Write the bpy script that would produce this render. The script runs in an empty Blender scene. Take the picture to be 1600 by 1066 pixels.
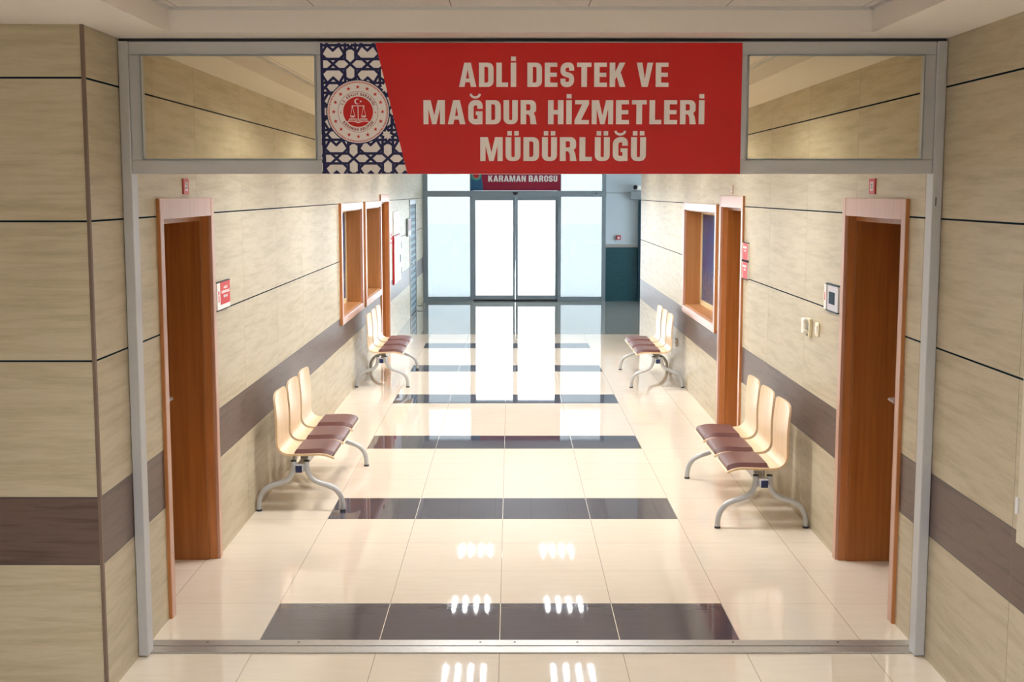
import bpy, bmesh, math, random
from mathutils import Vector, Matrix
from mathutils.geometry import tessellate_polygon

random.seed(7)
S = bpy.context.scene
COL = S.collection

# ------------------------------------------------------------------ camera
F_PX = 1990.0
TILT = math.atan(233.0 / F_PX)
cam = bpy.data.objects.new('camera', bpy.data.cameras.new('camera'))
COL.objects.link(cam)
cam.location = (0, 0, 2.224)
cam.rotation_euler = (math.pi / 2 - TILT, 0, 0)
cam.data.sensor_width = 36.0
cam.data.lens = F_PX * 36.0 / 1600.0
cam.data.shift_x = 2.0 / 1600.0
cam.data.clip_end = 300
S.camera = cam

# ------------------------------------------------------------------ sky and exposure
SKY_STRENGTH = 3.1
TUBE_STRENGTH = 62.0
HALL_TUBE_STRENGTH = 66.0
world = bpy.data.worlds.new('sky')
S.world = world
world.use_nodes = True
world.node_tree.nodes['Background'].inputs[0].default_value = (0.83, 0.94, 1.0, 1)
world.node_tree.nodes['Background'].inputs[1].default_value = SKY_STRENGTH
S.view_settings.view_transform = 'Standard'
S.view_settings.look = 'None'
S.view_settings.gamma = 1.0
S.view_settings.use_curve_mapping = False
S.view_settings.exposure = 1.5

# ------------------------------------------------------------------ dimensions (metres)
L, R = -1.79, 1.99          # corridor wall faces
CEIL = 2.92                 # soffit
TRAY = 3.03                 # recessed ceiling panels
YC = 5.44                   # corner where the corridor starts on the left
YP = 5.95                   # aluminium partition
YR = 19.55                  # end of the right corridor wall
YE = 26.1                   # glazed front
TH = 0.40                   # wall thickness


# ------------------------------------------------------------------ node helpers
class NT:
    def __init__(s, name):
        s.m = bpy.data.materials.new(name)
        s.m.use_nodes = True
        s.t = s.m.node_tree
        s.b = s.t.nodes['Principled BSDF']
        s.out = s.t.nodes['Material Output']

    def n(s, typ, **kw):
        nd = s.t.nodes.new(typ)
        for k, v in kw.items():
            setattr(nd, k, v)
        return nd

    def put(s, sock, v):
        if isinstance(v, bpy.types.NodeSocket):
            s.t.links.new(v, sock)
        else:
            sock.default_value = v

    def m_(s, op, a, b=None, c=None):
        nd = s.n('ShaderNodeMath', operation=op)
        for i, v in enumerate((a, b, c)):
            if v is not None:
                s.put(nd.inputs[i], v)
        return nd.outputs[0]

    def pos(s):
        g = s.n('ShaderNodeNewGeometry')
        x = s.n('ShaderNodeSeparateXYZ')
        s.t.links.new(g.outputs['Position'], x.inputs[0])
        return x.outputs[0], x.outputs[1], x.outputs[2]

    def objpos(s):
        g = s.n('ShaderNodeTexCoord')
        x = s.n('ShaderNodeSeparateXYZ')
        s.t.links.new(g.outputs['Object'], x.inputs[0])
        return x.outputs[0], x.outputs[1], x.outputs[2]

    def vec(s, x, y, z):
        c = s.n('ShaderNodeCombineXYZ')
        for i, v in enumerate((x, y, z)):
            s.put(c.inputs[i], v)
        return c.outputs[0]

    def noise(s, v, scale=1, detail=4, rough=0.55, dist=0.0):
        nd = s.n('ShaderNodeTexNoise')
        s.put(nd.inputs['Vector'], v)
        nd.inputs['Scale'].default_value = scale
        nd.inputs['Detail'].default_value = detail
        nd.inputs['Roughness'].default_value = rough
        nd.inputs['Distortion'].default_value = dist
        return nd.outputs['Fac']

    def white(s, v):
        nd = s.n('ShaderNodeTexWhiteNoise', noise_dimensions='3D')
        s.put(nd.inputs['Vector'], v)
        return nd.outputs['Value']

    def ramp(s, f, stops):
        nd = s.n('ShaderNodeValToRGB')
        s.put(nd.inputs[0], f)
        e = nd.color_ramp.elements
        while len(e) < len(stops):
            e.new(0.5)
        for q, (p, c) in zip(e, stops):
            q.position = p
            q.color = (*c, 1)
        return nd.outputs[0]

    def mix(s, f, a, b, mode='MIX'):
        nd = s.n('ShaderNodeMix', data_type='RGBA', blend_type=mode)
        s.put(nd.inputs[0], f)
        for k, v in ((6, a), (7, b)):
            if isinstance(v, tuple):
                v = (*v[:3], 1)
            s.put(nd.inputs[k], v)
        return nd.outputs[2]

    def bump(s, h, strength=0.2, dist=0.01):
        nd = s.n('ShaderNodeBump')
        s.put(nd.inputs['Height'], h)
        nd.inputs['Strength'].default_value = strength
        nd.inputs['Distance'].default_value = dist
        s.t.links.new(nd.outputs[0], s.b.inputs['Normal'])

    def near(s, v, at, w):
        """1 where |v-at| < w"""
        return s.m_('LESS_THAN', s.m_('ABSOLUTE', s.m_('SUBTRACT', v, at)), w)

    def set(s, color=None, rough=None, metal=None, ior=None, spec=None):
        if color is not None:
            s.put(s.b.inputs['Base Color'], (*color, 1) if isinstance(color, tuple) else color)
        if rough is not None:
            s.put(s.b.inputs['Roughness'], rough)
        if metal is not None:
            s.put(s.b.inputs['Metallic'], metal)
        if ior is not None:
            s.put(s.b.inputs['IOR'], ior)
        if spec is not None:
            s.put(s.b.inputs['Specular IOR Level'], spec)
        return s.m


def srgb(r, g, b):
    f = lambda c: (c / 255 / 12.92) if c / 255 <= 0.04045 else ((c / 255 + 0.055) / 1.055) ** 2.4
    return (f(r), f(g), f(b))


def plain(name, color, rough=0.5, metal=0.0, grain=0.06, scale=60):
    """a plain finish with a slight procedural unevenness"""
    k = NT(name)
    x, y, z = k.objpos()
    f = k.noise(k.vec(x, y, z), scale, 3)
    a = tuple(min(1, c * (1 - grain)) for c in color)
    b = tuple(min(1, c * (1 + grain)) for c in color)
    k.set(k.mix(f, a, b), rough, metal)
    return k.m


def wall_tile(name, axis, u0):
    """stone-look wall panels 1.22 x 0.6 m with a brown band between 0.6 and 0.9 m"""
    k = NT(name)
    x, y, z = k.pos()
    u = y if axis == 'Y' else x
    PU = 1.22
    uu = k.m_('DIVIDE', k.m_('SUBTRACT', u, u0), PU)
    col = k.m_('FLOOR', uu)
    fu = k.m_('MULTIPLY', k.m_('SUBTRACT', uu, col), PU)
    row = 0.0
    for zi in (0.6, 0.9, 1.5, 2.1, 2.7):
        row = k.m_('ADD', k.m_('GREATER_THAN', z, zi), row)
    rnd = k.white(k.vec(col, row, 3.0))
    rnd2 = k.white(k.vec(row, col, 9.0))
    off = k.m_('MULTIPLY', rnd, 37.0)
    st = k.noise(k.vec(k.m_('ADD', k.m_('MULTIPLY', u, 1.3), off), k.m_('MULTIPLY', z, 15.0), rnd2), 1.5, 8, 0.68, 0.1)
    fine = k.noise(k.vec(k.m_('MULTIPLY', u, 16.0), k.m_('MULTIPLY', z, 90.0), off), 1.0, 3, 0.6)
    base = k.ramp(st, [(0.25, srgb(160, 149, 119)), (0.45, srgb(189, 176, 148)), (0.58, srgb(202, 190, 164)), (0.8, srgb(177, 163, 134))])
    base = k.mix(k.m_('MULTIPLY', fine, 0.22), base, srgb(154, 140, 108))
    base = k.mix(0.10, base, k.ramp(rnd, [(0, srgb(164, 150, 122)), (1, srgb(214, 202, 178))]))
    bn = k.noise(k.vec(k.m_('ADD', k.m_('MULTIPLY', u, 1.1), off), k.m_('MULTIPLY', z, 16.0), 2.0), 2.0, 6, 0.6, 0.15)
    band = k.ramp(bn, [(0.3, srgb(78, 60, 56)), (0.52, srgb(102, 83, 76)), (0.75, srgb(92, 73, 66))])
    inband = k.m_('MULTIPLY', k.m_('GREATER_THAN', z, 0.6), k.m_('LESS_THAN', z, 0.9))
    c = k.mix(inband, base, band)
    v = k.m_('LESS_THAN', k.m_('MINIMUM', fu, k.m_('SUBTRACT', PU, fu)), 0.0024)
    c = k.mix(k.m_('MULTIPLY', v, 0.8), c, srgb(112, 98, 76))
    h1 = 0.0
    for zi in (1.5, 2.1, 2.7):
        h1 = k.m_('MAXIMUM', h1, k.near(z, zi, 0.0042))
    h2 = k.m_('MAXIMUM', k.near(z, 0.6, 0.0026), k.near(z, 0.9, 0.0026))
    c = k.mix(h2, c, srgb(64, 60, 60))
    c = k.mix(h1, c, srgb(24, 40, 48))
    k.set(c, k.m_('MULTIPLY_ADD', inband, -0.03, 0.42), spec=k.m_('MULTIPLY_ADD', h1, -0.5, 0.5))
    groove = k.m_('SUBTRACT', 1.0, k.m_('MAXIMUM', k.m_('MAXIMUM', h1, h2), v))
    k.bump(groove, 0.25, 0.004)
    return k.m


def floor_tile():
    k = NT('porcelain_floor')
    x, y, z = k.pos()
    X0, Y0, T = -0.055, 6.115, 0.6
    a = k.m_('DIVIDE', k.m_('SUBTRACT', x, X0), T)
    b = k.m_('DIVIDE', k.m_('SUBTRACT', y, Y0), T)
    ia, ib = k.m_('FLOOR', a), k.m_('FLOOR', b)
    fa = k.m_('MULTIPLY', k.m_('SUBTRACT', a, ia), T)
    fb = k.m_('MULTIPLY', k.m_('SUBTRACT', b, ib), T)
    ga = k.m_('LESS_THAN', k.m_('MINIMUM', fa, k.m_('SUBTRACT', T, fa)), 0.0019)
    gb = k.m_('LESS_THAN', k.m_('MINIMUM', fb, k.m_('SUBTRACT', T, fb)), 0.0013)
    md = k.m_('ABSOLUTE', k.m_('SUBTRACT', ib, k.m_('MULTIPLY', k.m_('ROUND', k.m_('DIVIDE', ib, 4.0)), 4.0)))
    dark = k.m_('LESS_THAN', md, 0.5)
    dark = k.m_('MULTIPLY', dark, k.m_('MULTIPLY', k.m_('GREATER_THAN', ia, -2.5), k.m_('LESS_THAN', ia, 1.5)))
    lobby = k.m_('GREATER_THAN', y, 19.9)
    dark = k.m_('MULTIPLY', dark, k.m_('SUBTRACT', 1.0, lobby))
    rnd = k.white(k.vec(ia, ib, 1.0))
    n1 = k.noise(k.vec(k.m_('MULTIPLY', x, 2.0), k.m_('MULTIPLY', y, 14.0), rnd), 2.0, 5)
    light = k.ramp(n1, [(0.3, srgb(230, 217, 196)), (0.7, srgb(235, 223, 204))])
    light = k.mix(0.12, light, k.ramp(rnd, [(0, srgb(227, 211, 193)), (1, srgb(241, 229, 215))]))
    n2 = k.noise(k.vec(k.m_('MULTIPLY', x, 1.0), k.m_('MULTIPLY', y, 10.0), rnd), 3.0, 6, 0.65)
    dk = k.ramp(n2, [(0.3, srgb(76, 74, 84)), (0.7, srgb(81, 79, 89))])
    lob = k.ramp(n1, [(0.3, srgb(150, 150, 146)), (0.7, srgb(164, 164, 158))])
    c = k.mix(lobby, light, lob)
    c = k.mix(k.m_('MULTIPLY', k.m_('MAXIMUM', ga, gb), 0.75), c, srgb(150, 134, 116))
    c = k.mix(dark, c, dk)
    c = k.mix(k.m_('MULTIPLY', dark, ga), c, srgb(226, 220, 206))
    k.set(c, 0.028, ior=1.5)
    g = k.m_('SUBTRACT', 1.0, k.m_('MAXIMUM', ga, gb))
    k.bump(g, 0.06, 0.0005)
    return k.m


def wood(name, lo, hi, rough=0.32, axis='Z', sc=1.0):
    k = NT(name)
    x, y, z = k.pos()
    s1, s2 = 42.0 * sc, 1.4 * sc
    v = {'Z': k.vec(k.m_('MULTIPLY', x, s1), k.m_('MULTIPLY', y, s1), k.m_('MULTIPLY', z, s2)),
         'Y': k.vec(k.m_('MULTIPLY', x, s1), k.m_('MULTIPLY', y, s2), k.m_('MULTIPLY', z, s1))}[axis]
    f = k.noise(v, 1.0, 5, 0.6, 0.25)
    g = k.noise(v, 4.0, 2, 0.5)
    c = k.ramp(f, [(0.3, lo), (0.68, hi)])
    c = k.mix(k.m_('MULTIPLY', g, 0.22), c, lo)
    k.set(c, rough)
    return k.m


def clear_glass(name, tint, refl=0.06, rough=0.0):
    k = NT(name)
    k.t.nodes.remove(k.b)
    tr = k.n('ShaderNodeBsdfTransparent')
    tr.inputs[0].default_value = (*tint, 1)
    gl = k.n('ShaderNodeBsdfGlossy')
    gl.inputs['Roughness'].default_value = rough
    fr = k.n('ShaderNodeFresnel')
    fr.inputs[0].default_value = 1.45
    mx = k.n('ShaderNodeMixShader')
    k.t.links.new(k.m_('MULTIPLY', fr.outputs[0], refl / 0.06), mx.inputs[0])
    k.t.links.new(tr.outputs[0], mx.inputs[1])
    k.t.links.new(gl.outputs[0], mx.inputs[2])
    k.t.links.new(mx.outputs[0], k.out.inputs[0])
    return k.m


def emitter(name, color, strength):
    k = NT(name)
    k.set((0.9, 0.9, 0.9), 0.4)
    k.b.inputs['Emission Color'].default_value = (*color, 1)
    k.b.inputs['Emission Strength'].default_value = strength
    return k.m


M = {}
M['wall_y'] = wall_tile('stone_panel_along_corridor', 'Y', 7.30)
M['wall_yr'] = wall_tile('stone_panel_along_right_side', 'Y', 7.37)
M['wall_x'] = wall_tile('stone_panel_across', 'X', -1.79)
M['floor'] = floor_tile()
M['plaster'] = plain('painted_plaster', srgb(232, 226, 220), 0.7, 0, 0.015, 30)
M['lobby_plaster'] = plain('bluish_lobby_paint', srgb(204, 218, 228), 0.6, 0, 0.015, 30)  # cool daylight cast put into the colour of the white wall
M['alu'] = plain('satin_aluminium', srgb(196, 198, 202), 0.42, 0.35, 0.03, 120)
M['alu_dark'] = plain('blue_grey_aluminium', srgb(146, 160, 170), 0.45, 0.2, 0.03, 120)  # darker, bluer aluminium for the glazed front
M['alu_floor'] = plain('scuffed_aluminium', srgb(186, 184, 180), 0.35, 0.7, 0.16, 45)
M['gasket'] = plain('black_gasket', srgb(40, 46, 50), 0.6)
M['wood_dark'] = wood('brown_laminate', srgb(146, 88, 38), srgb(174, 110, 54), 0.34)
M['wood_niche'] = wood('light_brown_laminate', srgb(176, 118, 66), srgb(196, 138, 84), 0.4)
M['casing'] = wood('pinkish_beech_casing', srgb(192, 146, 124), srgb(206, 166, 146), 0.28)  # casing wood paler and pinker than the lining
M['casing_side'] = wood('orange_beech_edging', srgb(176, 112, 62), srgb(196, 132, 80), 0.35)
M['corner'] = plain('brown_corner_profile', srgb(118, 98, 86), 0.5)
M['ply'] = wood('birch_plywood', srgb(224, 193, 152), srgb(237, 210, 172), 0.28, 'Z', 0.6)
M['leather'] = plain('burgundy_leatherette', srgb(104, 66, 64), 0.36, 0, 0.14, 140)
M['steel_paint'] = plain('silver_painted_steel', srgb(188, 190, 192), 0.3, 0.15, 0.03, 120)
M['rubber'] = plain('dark_rubber', srgb(44, 52, 58), 0.6)
M['navy_plastic'] = plain('navy_plastic', srgb(24, 40, 86), 0.4)
M['chrome'] = plain('polished_chrome', srgb(232, 232, 234), 0.22, 0.45, 0.02)
M['sign_white'] = plain('white_print', srgb(246, 240, 238), 0.5, 0, 0.01)
M['sign_red'] = plain('red_print', srgb(206, 14, 14), 0.42, 0, 0.02)
M['sign_navy'] = plain('navy_print', srgb(10, 14, 78), 0.45, 0, 0.02)
M['sign_grey'] = plain('grey_print', srgb(140, 136, 140), 0.5, 0, 0.02)
M['maroon'] = plain('maroon_print', srgb(150, 10, 54), 0.5, 0, 0.02)
M['teal_print'] = plain('teal_print', srgb(40, 110, 150), 0.5, 0, 0.02)
M['green_print'] = plain('green_print', srgb(60, 170, 140), 0.5, 0, 0.02)
M['white_plastic'] = plain('white_plastic', srgb(240, 236, 226), 0.35, 0, 0.02)
M['cream_plastic'] = plain('cream_plastic', srgb(238, 228, 198), 0.35, 0, 0.02)
M['cream_frame'] = plain('cream_window_frame', srgb(236, 216, 172), 0.4, 0, 0.02)
M['red_paint'] = plain('red_enamel', srgb(190, 26, 40), 0.35, 0, 0.03)
M['pale_pink'] = plain('pale_pink_plate', srgb(196, 158, 140), 0.4, 0, 0.03)
M['white_paint'] = plain('white_enamel', srgb(240, 240, 244), 0.3, 0, 0.02)
M['grey_paint'] = plain('grey_enamel', srgb(150, 160, 166), 0.4, 0, 0.02)
M['teal_metal'] = plain('dark_teal_metal', srgb(24, 62, 80), 0.5, 0.2, 0.05)
M['teal_light'] = plain('pale_teal_metal', srgb(88, 124, 140), 0.5, 0.2, 0.05)
M['slot'] = plain('dark_blue_card', srgb(18, 52, 70), 0.8)
M['black'] = plain('black_plastic', srgb(22, 24, 34), 0.3)
M['void'] = plain('dark_room', srgb(30, 30, 34), 0.9)
M['paving'] = plain('pale_paving', srgb(245, 246, 248), 0.8, 0, 0.05, 2)
M['cabinet'] = plain('ivory_cabinet_paint', srgb(214, 204, 184), 0.45, 0, 0.02)
M['tube'] = emitter('fluorescent_tube', (0.98, 0.985, 1.0), TUBE_STRENGTH)
M['hall_tube'] = emitter('hall_fluorescent_tube', (0.96, 0.98, 1.02), HALL_TUBE_STRENGTH)
M['louvre'] = plain('painted_edge', srgb(206, 206, 206), 0.35, 0.3, 0.02)
M['reflector'] = plain('satin_reflector', srgb(120, 120, 120), 0.22, 1.0, 0.02)
M['door_glass'] = clear_glass('clear_door_glass', (1.0, 1.0, 1.0), 0.05)
M['pane'] = clear_glass('clear_pane', (0.93, 0.90, 0.80), 0.05)
M['side_glass'] = clear_glass('blue_tinted_glass', (0.365, 0.378, 0.383), 0.05)
M['film'] = clear_glass('etched_film', (0.16, 0.19, 0.21), 0.05)


def granite():
    k = NT('dark_teal_granite')
    x, y, z = k.pos()
    v = k.vec(x, y, z)
    f = k.noise(v, 90, 4, 0.7)
    c = k.ramp(f, [(0.35, srgb(18, 58, 70)), (0.55, srgb(34, 86, 98)), (0.75, srgb(84, 120, 124))])
    k.set(c, 0.25)
    return k.m


def ceiling_panel():
    k = NT('perforated_metal_ceiling')
    x, y, z = k.pos()
    T = 0.6
    a = k.m_('DIVIDE', k.m_('ADD', x, 0.86), T)
    b = k.m_('DIVIDE', k.m_('SUBTRACT', y, 5.71), T)
    fa = k.m_('MULTIPLY', k.m_('FRACT', a), T)
    fb = k.m_('MULTIPLY', k.m_('FRACT', b), T)
    e = k.m_('MINIMUM', k.m_('MINIMUM', fa, k.m_('SUBTRACT', T, fa)), k.m_('MINIMUM', fb, k.m_('SUBTRACT', T, fb)))
    seam = k.m_('LESS_THAN', e, 0.0022)
    P = 0.012
    pa = k.m_('SUBTRACT', k.m_('FRACT', k.m_('DIVIDE', x, P)), 0.5)
    pb = k.m_('SUBTRACT', k.m_('FRACT', k.m_('DIVIDE', y, P)), 0.5)
    d = k.m_('ADD', k.m_('MULTIPLY', pa, pa), k.m_('MULTIPLY', pb, pb))
    hole = k.m_('MULTIPLY', k.m_('LESS_THAN', d, 0.03), k.m_('GREATER_THAN', e, 0.03))
    c = k.mix(k.m_('MULTIPLY', hole, 0.35), srgb(226, 220, 214), srgb(120, 116, 112))
    c = k.mix(seam, c, srgb(130, 110, 104))
    k.set(c, 0.5)
    return k.m


def blue_pane():
    k = NT('mottled_blue_pane')  # opaque pane, mottled blue with ochre blotches lower down
    x, y, z = k.pos()
    n = k.noise(k.vec(k.m_('MULTIPLY', y, 6.0), k.m_('MULTIPLY', z, 2.5), 0.0), 1.6, 4, 0.6, 0.6)
    c = k.ramp(n, [(0.3, srgb(22, 44, 96)), (0.5, srgb(44, 66, 124)), (0.7, srgb(24, 84, 150))])
    n2 = k.noise(k.vec(k.m_('MULTIPLY', y, 20.0), k.m_('MULTIPLY', z, 16.0), 4.0), 1.2, 3, 0.6, 1.2)
    low = k.m_('MULTIPLY', k.m_('GREATER_THAN', n2, 0.54), k.m_('LESS_THAN', z, k.m_('MULTIPLY_ADD', n, 0.6, 1.0)))
    c = k.mix(k.m_('MULTIPLY', low, 0.75), c, srgb(150, 138, 90))
    k.set(c, 0.3, spec=0.25)
    return k.m


M['granite'] = granite()
M['tray'] = ceiling_panel()
M['blue_pane'] = blue_pane()


# ------------------------------------------------------------------ object helpers
WLOC = {}


def empty(name, loc=(0, 0, 0), rz=0.0):
    o = bpy.data.objects.new(name, None)
    COL.objects.link(o)
    o.location = loc
    o.rotation_euler = (0, 0, rz)
    o.empty_display_size = 0.1
    WLOC[o.name] = Vector(loc)
    return o


def tag(o, label=None, cat=None, group=None, kind=None):
    if label:
        o['label'] = label
    if cat:
        o['category'] = cat
    if group:
        o['group'] = group
    if kind:
        o['kind'] = kind
    return o


def thing(name, loc, label, cat, group=None, kind=None):
    return tag(empty(name, loc), label, cat, group, kind)


class MB:
    def __init__(s):
        s.bm = bmesh.new()

    def poly(s, vs, faces):
        v = [s.bm.verts.new(p) for p in vs]
        for f in faces:
            try:
                s.bm.faces.new([v[i] for i in f])
            except ValueError:
                pass
        return v

    def box(s, x0, x1, y0, y1, z0, z1, bev=0.0):
        x0, x1 = sorted((x0, x1)); y0, y1 = sorted((y0, y1)); z0, z1 = sorted((z0, z1))
        if bev <= 0:
            p = [(x, y, z) for z in (z0, z1) for y in (y0, y1) for x in (x0, x1)]
            s.poly(p, [(0, 2, 3, 1), (4, 5, 7, 6), (0, 1, 5, 4), (2, 6, 7, 3), (0, 4, 6, 2), (1, 3, 7, 5)])
            return s
        b = bmesh.new()
        bmesh.ops.create_cube(b, size=1)
        for v in b.verts:
            v.co = Vector(((x0 + x1) / 2 + v.co.x * (x1 - x0), (y0 + y1) / 2 + v.co.y * (y1 - y0), (z0 + z1) / 2 + v.co.z * (z1 - z0)))
        bmesh.ops.bevel(b, geom=list(b.edges), offset=bev, segments=2, affect='EDGES', profile=0.5)
        s.absorb(b)
        return s

    def absorb(s, b):
        b.verts.index_update()
        s.poly([tuple(v.co) for v in b.verts], [[v.index for v in f.verts] for f in b.faces])
        b.free()

    def prism(s, pts, axis, a0, a1):
        """2D outline extruded along an axis. axis X: pts=(y,z); Y: (x,z); Z: (x,y)"""
        def P(p, a):
            return {'X': (a, p[0], p[1]), 'Y': (p[0], a, p[1]), 'Z': (p[0], p[1], a)}[axis]
        n = len(pts)
        vs = [P(p, a0) for p in pts] + [P(p, a1) for p in pts]
        s.poly(vs, [tuple(range(n)), tuple(range(n, 2 * n))] + [(i, (i + 1) % n, n + (i + 1) % n, n + i) for i in range(n)])
        return s

    def tube(s, path, r, n=14):
        path = [Vector(p) for p in path]
        rings = []
        nrm = None
        for i, p in enumerate(path):
            t = (path[min(i + 1, len(path) - 1)] - path[max(i - 1, 0)]).normalized()
            if nrm is None:
                a = Vector((0, 1, 0)) if abs(t.y) < 0.9 else Vector((1, 0, 0))
                nrm = (a - t * a.dot(t)).normalized()
            else:
                nrm = (nrm - t * nrm.dot(t)).normalized()
            bn = t.cross(nrm)
            rr = r[i] if isinstance(r, (list, tuple)) else r
            rings.append([s.bm.verts.new(p + nrm * rr * math.cos(q) + bn * rr * math.sin(q)) for q in (2 * math.pi * j / n for j in range(n))])
        for A, B in zip(rings, rings[1:]):
            for j in range(n):
                s.bm.faces.new((A[j], A[(j + 1) % n], B[(j + 1) % n], B[j])).smooth = True
        s.bm.faces.new(rings[0][::-1])
        s.bm.faces.new(rings[-1])
        return s

    def flat(s, shapes, frame, d0, d1):
        """shapes: list of [outer, hole, ...] in (u,v); frame maps (u,v,d) to a point; solid between d0 and d1"""
        for si, loops in enumerate(shapes):
            e = 1.2e-6 * si        # overlapping strokes never share a plane
            pts = [p for lp in loops for p in lp]
            tri = tessellate_polygon([[Vector((p[0], p[1], 0)) for p in lp] for lp in loops])
            base = [s.bm.verts.new(frame(p[0], p[1], d0)) for p in pts]
            top = [s.bm.verts.new(frame(p[0], p[1], d1 + e)) for p in pts]
            for t in tri:
                for side in (base, top):
                    try:
                        s.bm.faces.new([side[i] for i in t])
                    except ValueError:
                        pass
            o = 0
            for lp in loops:
                n = len(lp)
                for i in range(n):
                    j = (i + 1) % n
                    try:
                        s.bm.faces.new((base[o + i], base[o + j], top[o + j], top[o + i]))
                    except ValueError:
                        pass
                o += n
        return s

    def build(s, name, mat, parent=None, local=False, smooth=False):
        bmesh.ops.recalc_face_normals(s.bm, faces=s.bm.faces)
        if smooth:
            for f in s.bm.faces:
                f.smooth = True
        me = bpy.data.meshes.new(name)
        org = Vector((0, 0, 0))
        if parent is not None and not local:
            q = parent
            while q is not None:
                org = org + WLOC.get(q.name, Vector((0, 0, 0)))
                q = q.parent
        own = Vector((0, 0, 0))
        if parent is None and not local:
            cs = [v.co for v in s.bm.verts]
            lo = [min(c[i] for c in cs) for i in range(3)]
            hi = [max(c[i] for c in cs) for i in range(3)]
            own = Vector(((lo[0] + hi[0]) / 2, (lo[1] + hi[1]) / 2, lo[2]))
            org = own
        for v in s.bm.verts:
            v.co -= org
        s.bm.to_mesh(me)
        s.bm.free()
        if smooth:
            try:
                me.set_sharp_from_angle(angle=math.radians(35))
            except Exception:
                pass
        me.materials.append(mat)
        o = bpy.data.objects.new(name, me)
        COL.objects.link(o)
        o.location = own
        WLOC[o.name] = own
        if parent is not None:
            o.parent = parent
        return o


def copy_tree(o, parent=None):
    c = o.copy()
    COL.objects.link(c)
    c.parent = parent
    for ch in list(o.children):
        copy_tree(ch, c)
    return c


def grid_box(mb, horizontal, openings, a, b, put):
    """rectangle a=(u0,u1), b=(v0,v1) minus openings (u0,u1,v0,v1); put(u0,u1,v0,v1) adds one solid piece"""
    us = sorted({a[0], a[1], *[q for o in openings for q in o[:2]]})
    for u0, u1 in zip(us, us[1:]):
        cuts = sorted((o[2], o[3]) for o in openings if o[0] <= u0 + 1e-6 and o[1] >= u1 - 1e-6)
        v = b[0]
        for c0, c1 in cuts:
            if c0 > v + 1e-6:
                put(u0, u1, v, c0)
            v = max(v, c1)
        if v < b[1] - 1e-6:
            put(u0, u1, v, b[1])


# ------------------------------------------------------------------ lettering
def arc_fillet(pts, seg=5, closed=True):
    out = []
    n = len(pts)
    for i, q in enumerate(pts):
        x, y = q[0], q[1]
        r = q[2] if len(q) > 2 else 0
        if r <= 0 or (not closed and i in (0, n - 1)):
            out.append((x, y))
            continue
        P = Vector((x, y)); A = Vector(pts[i - 1][:2]); B = Vector(pts[(i + 1) % n][:2])
        da, db = (A - P), (B - P)
        la, lb = da.length, db.length
        da.normalize(); db.normalize()
        ang = math.acos(max(-1, min(1, da.dot(db))))
        t = min(r / math.tan(ang / 2), la * 0.5, lb * 0.5) if ang > 1e-3 else 0
        rr = t * math.tan(ang / 2)
        bis = (da + db).normalized()
        c = P + bis * (rr / math.sin(ang / 2))
        s0 = P + da * t - c
        s1 = P + db * t - c
        a0, a1 = math.atan2(s0.y, s0.x), math.atan2(s1.y, s1.x)
        d = (a1 - a0 + math.pi) % (2 * math.pi) - math.pi
        for k in range(seg + 1):
            a = a0 + d * k / seg
            out.append((c.x + rr * math.cos(a), c.y + rr * math.sin(a)))
    return out


def stroke(pts, w, seg=5):
    p = arc_fillet(pts, seg, False)
    lf, rt = [], []
    for i in range(len(p)):
        a = Vector(p[max(i - 1, 0)]); b = Vector(p[min(i + 1, len(p) - 1)])
        t = (b - a).normalized()
        n = Vector((-t.y, t.x)) * w / 2
        q = Vector(p[i])
        lf.append(tuple(q + n)); rt.append(tuple(q - n))
    return lf + rt[::-1]


def rect(x0, y0, x1, y1):
    return [(x0, y0), (x1, y0), (x1, y1), (x0, y1)]


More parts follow.
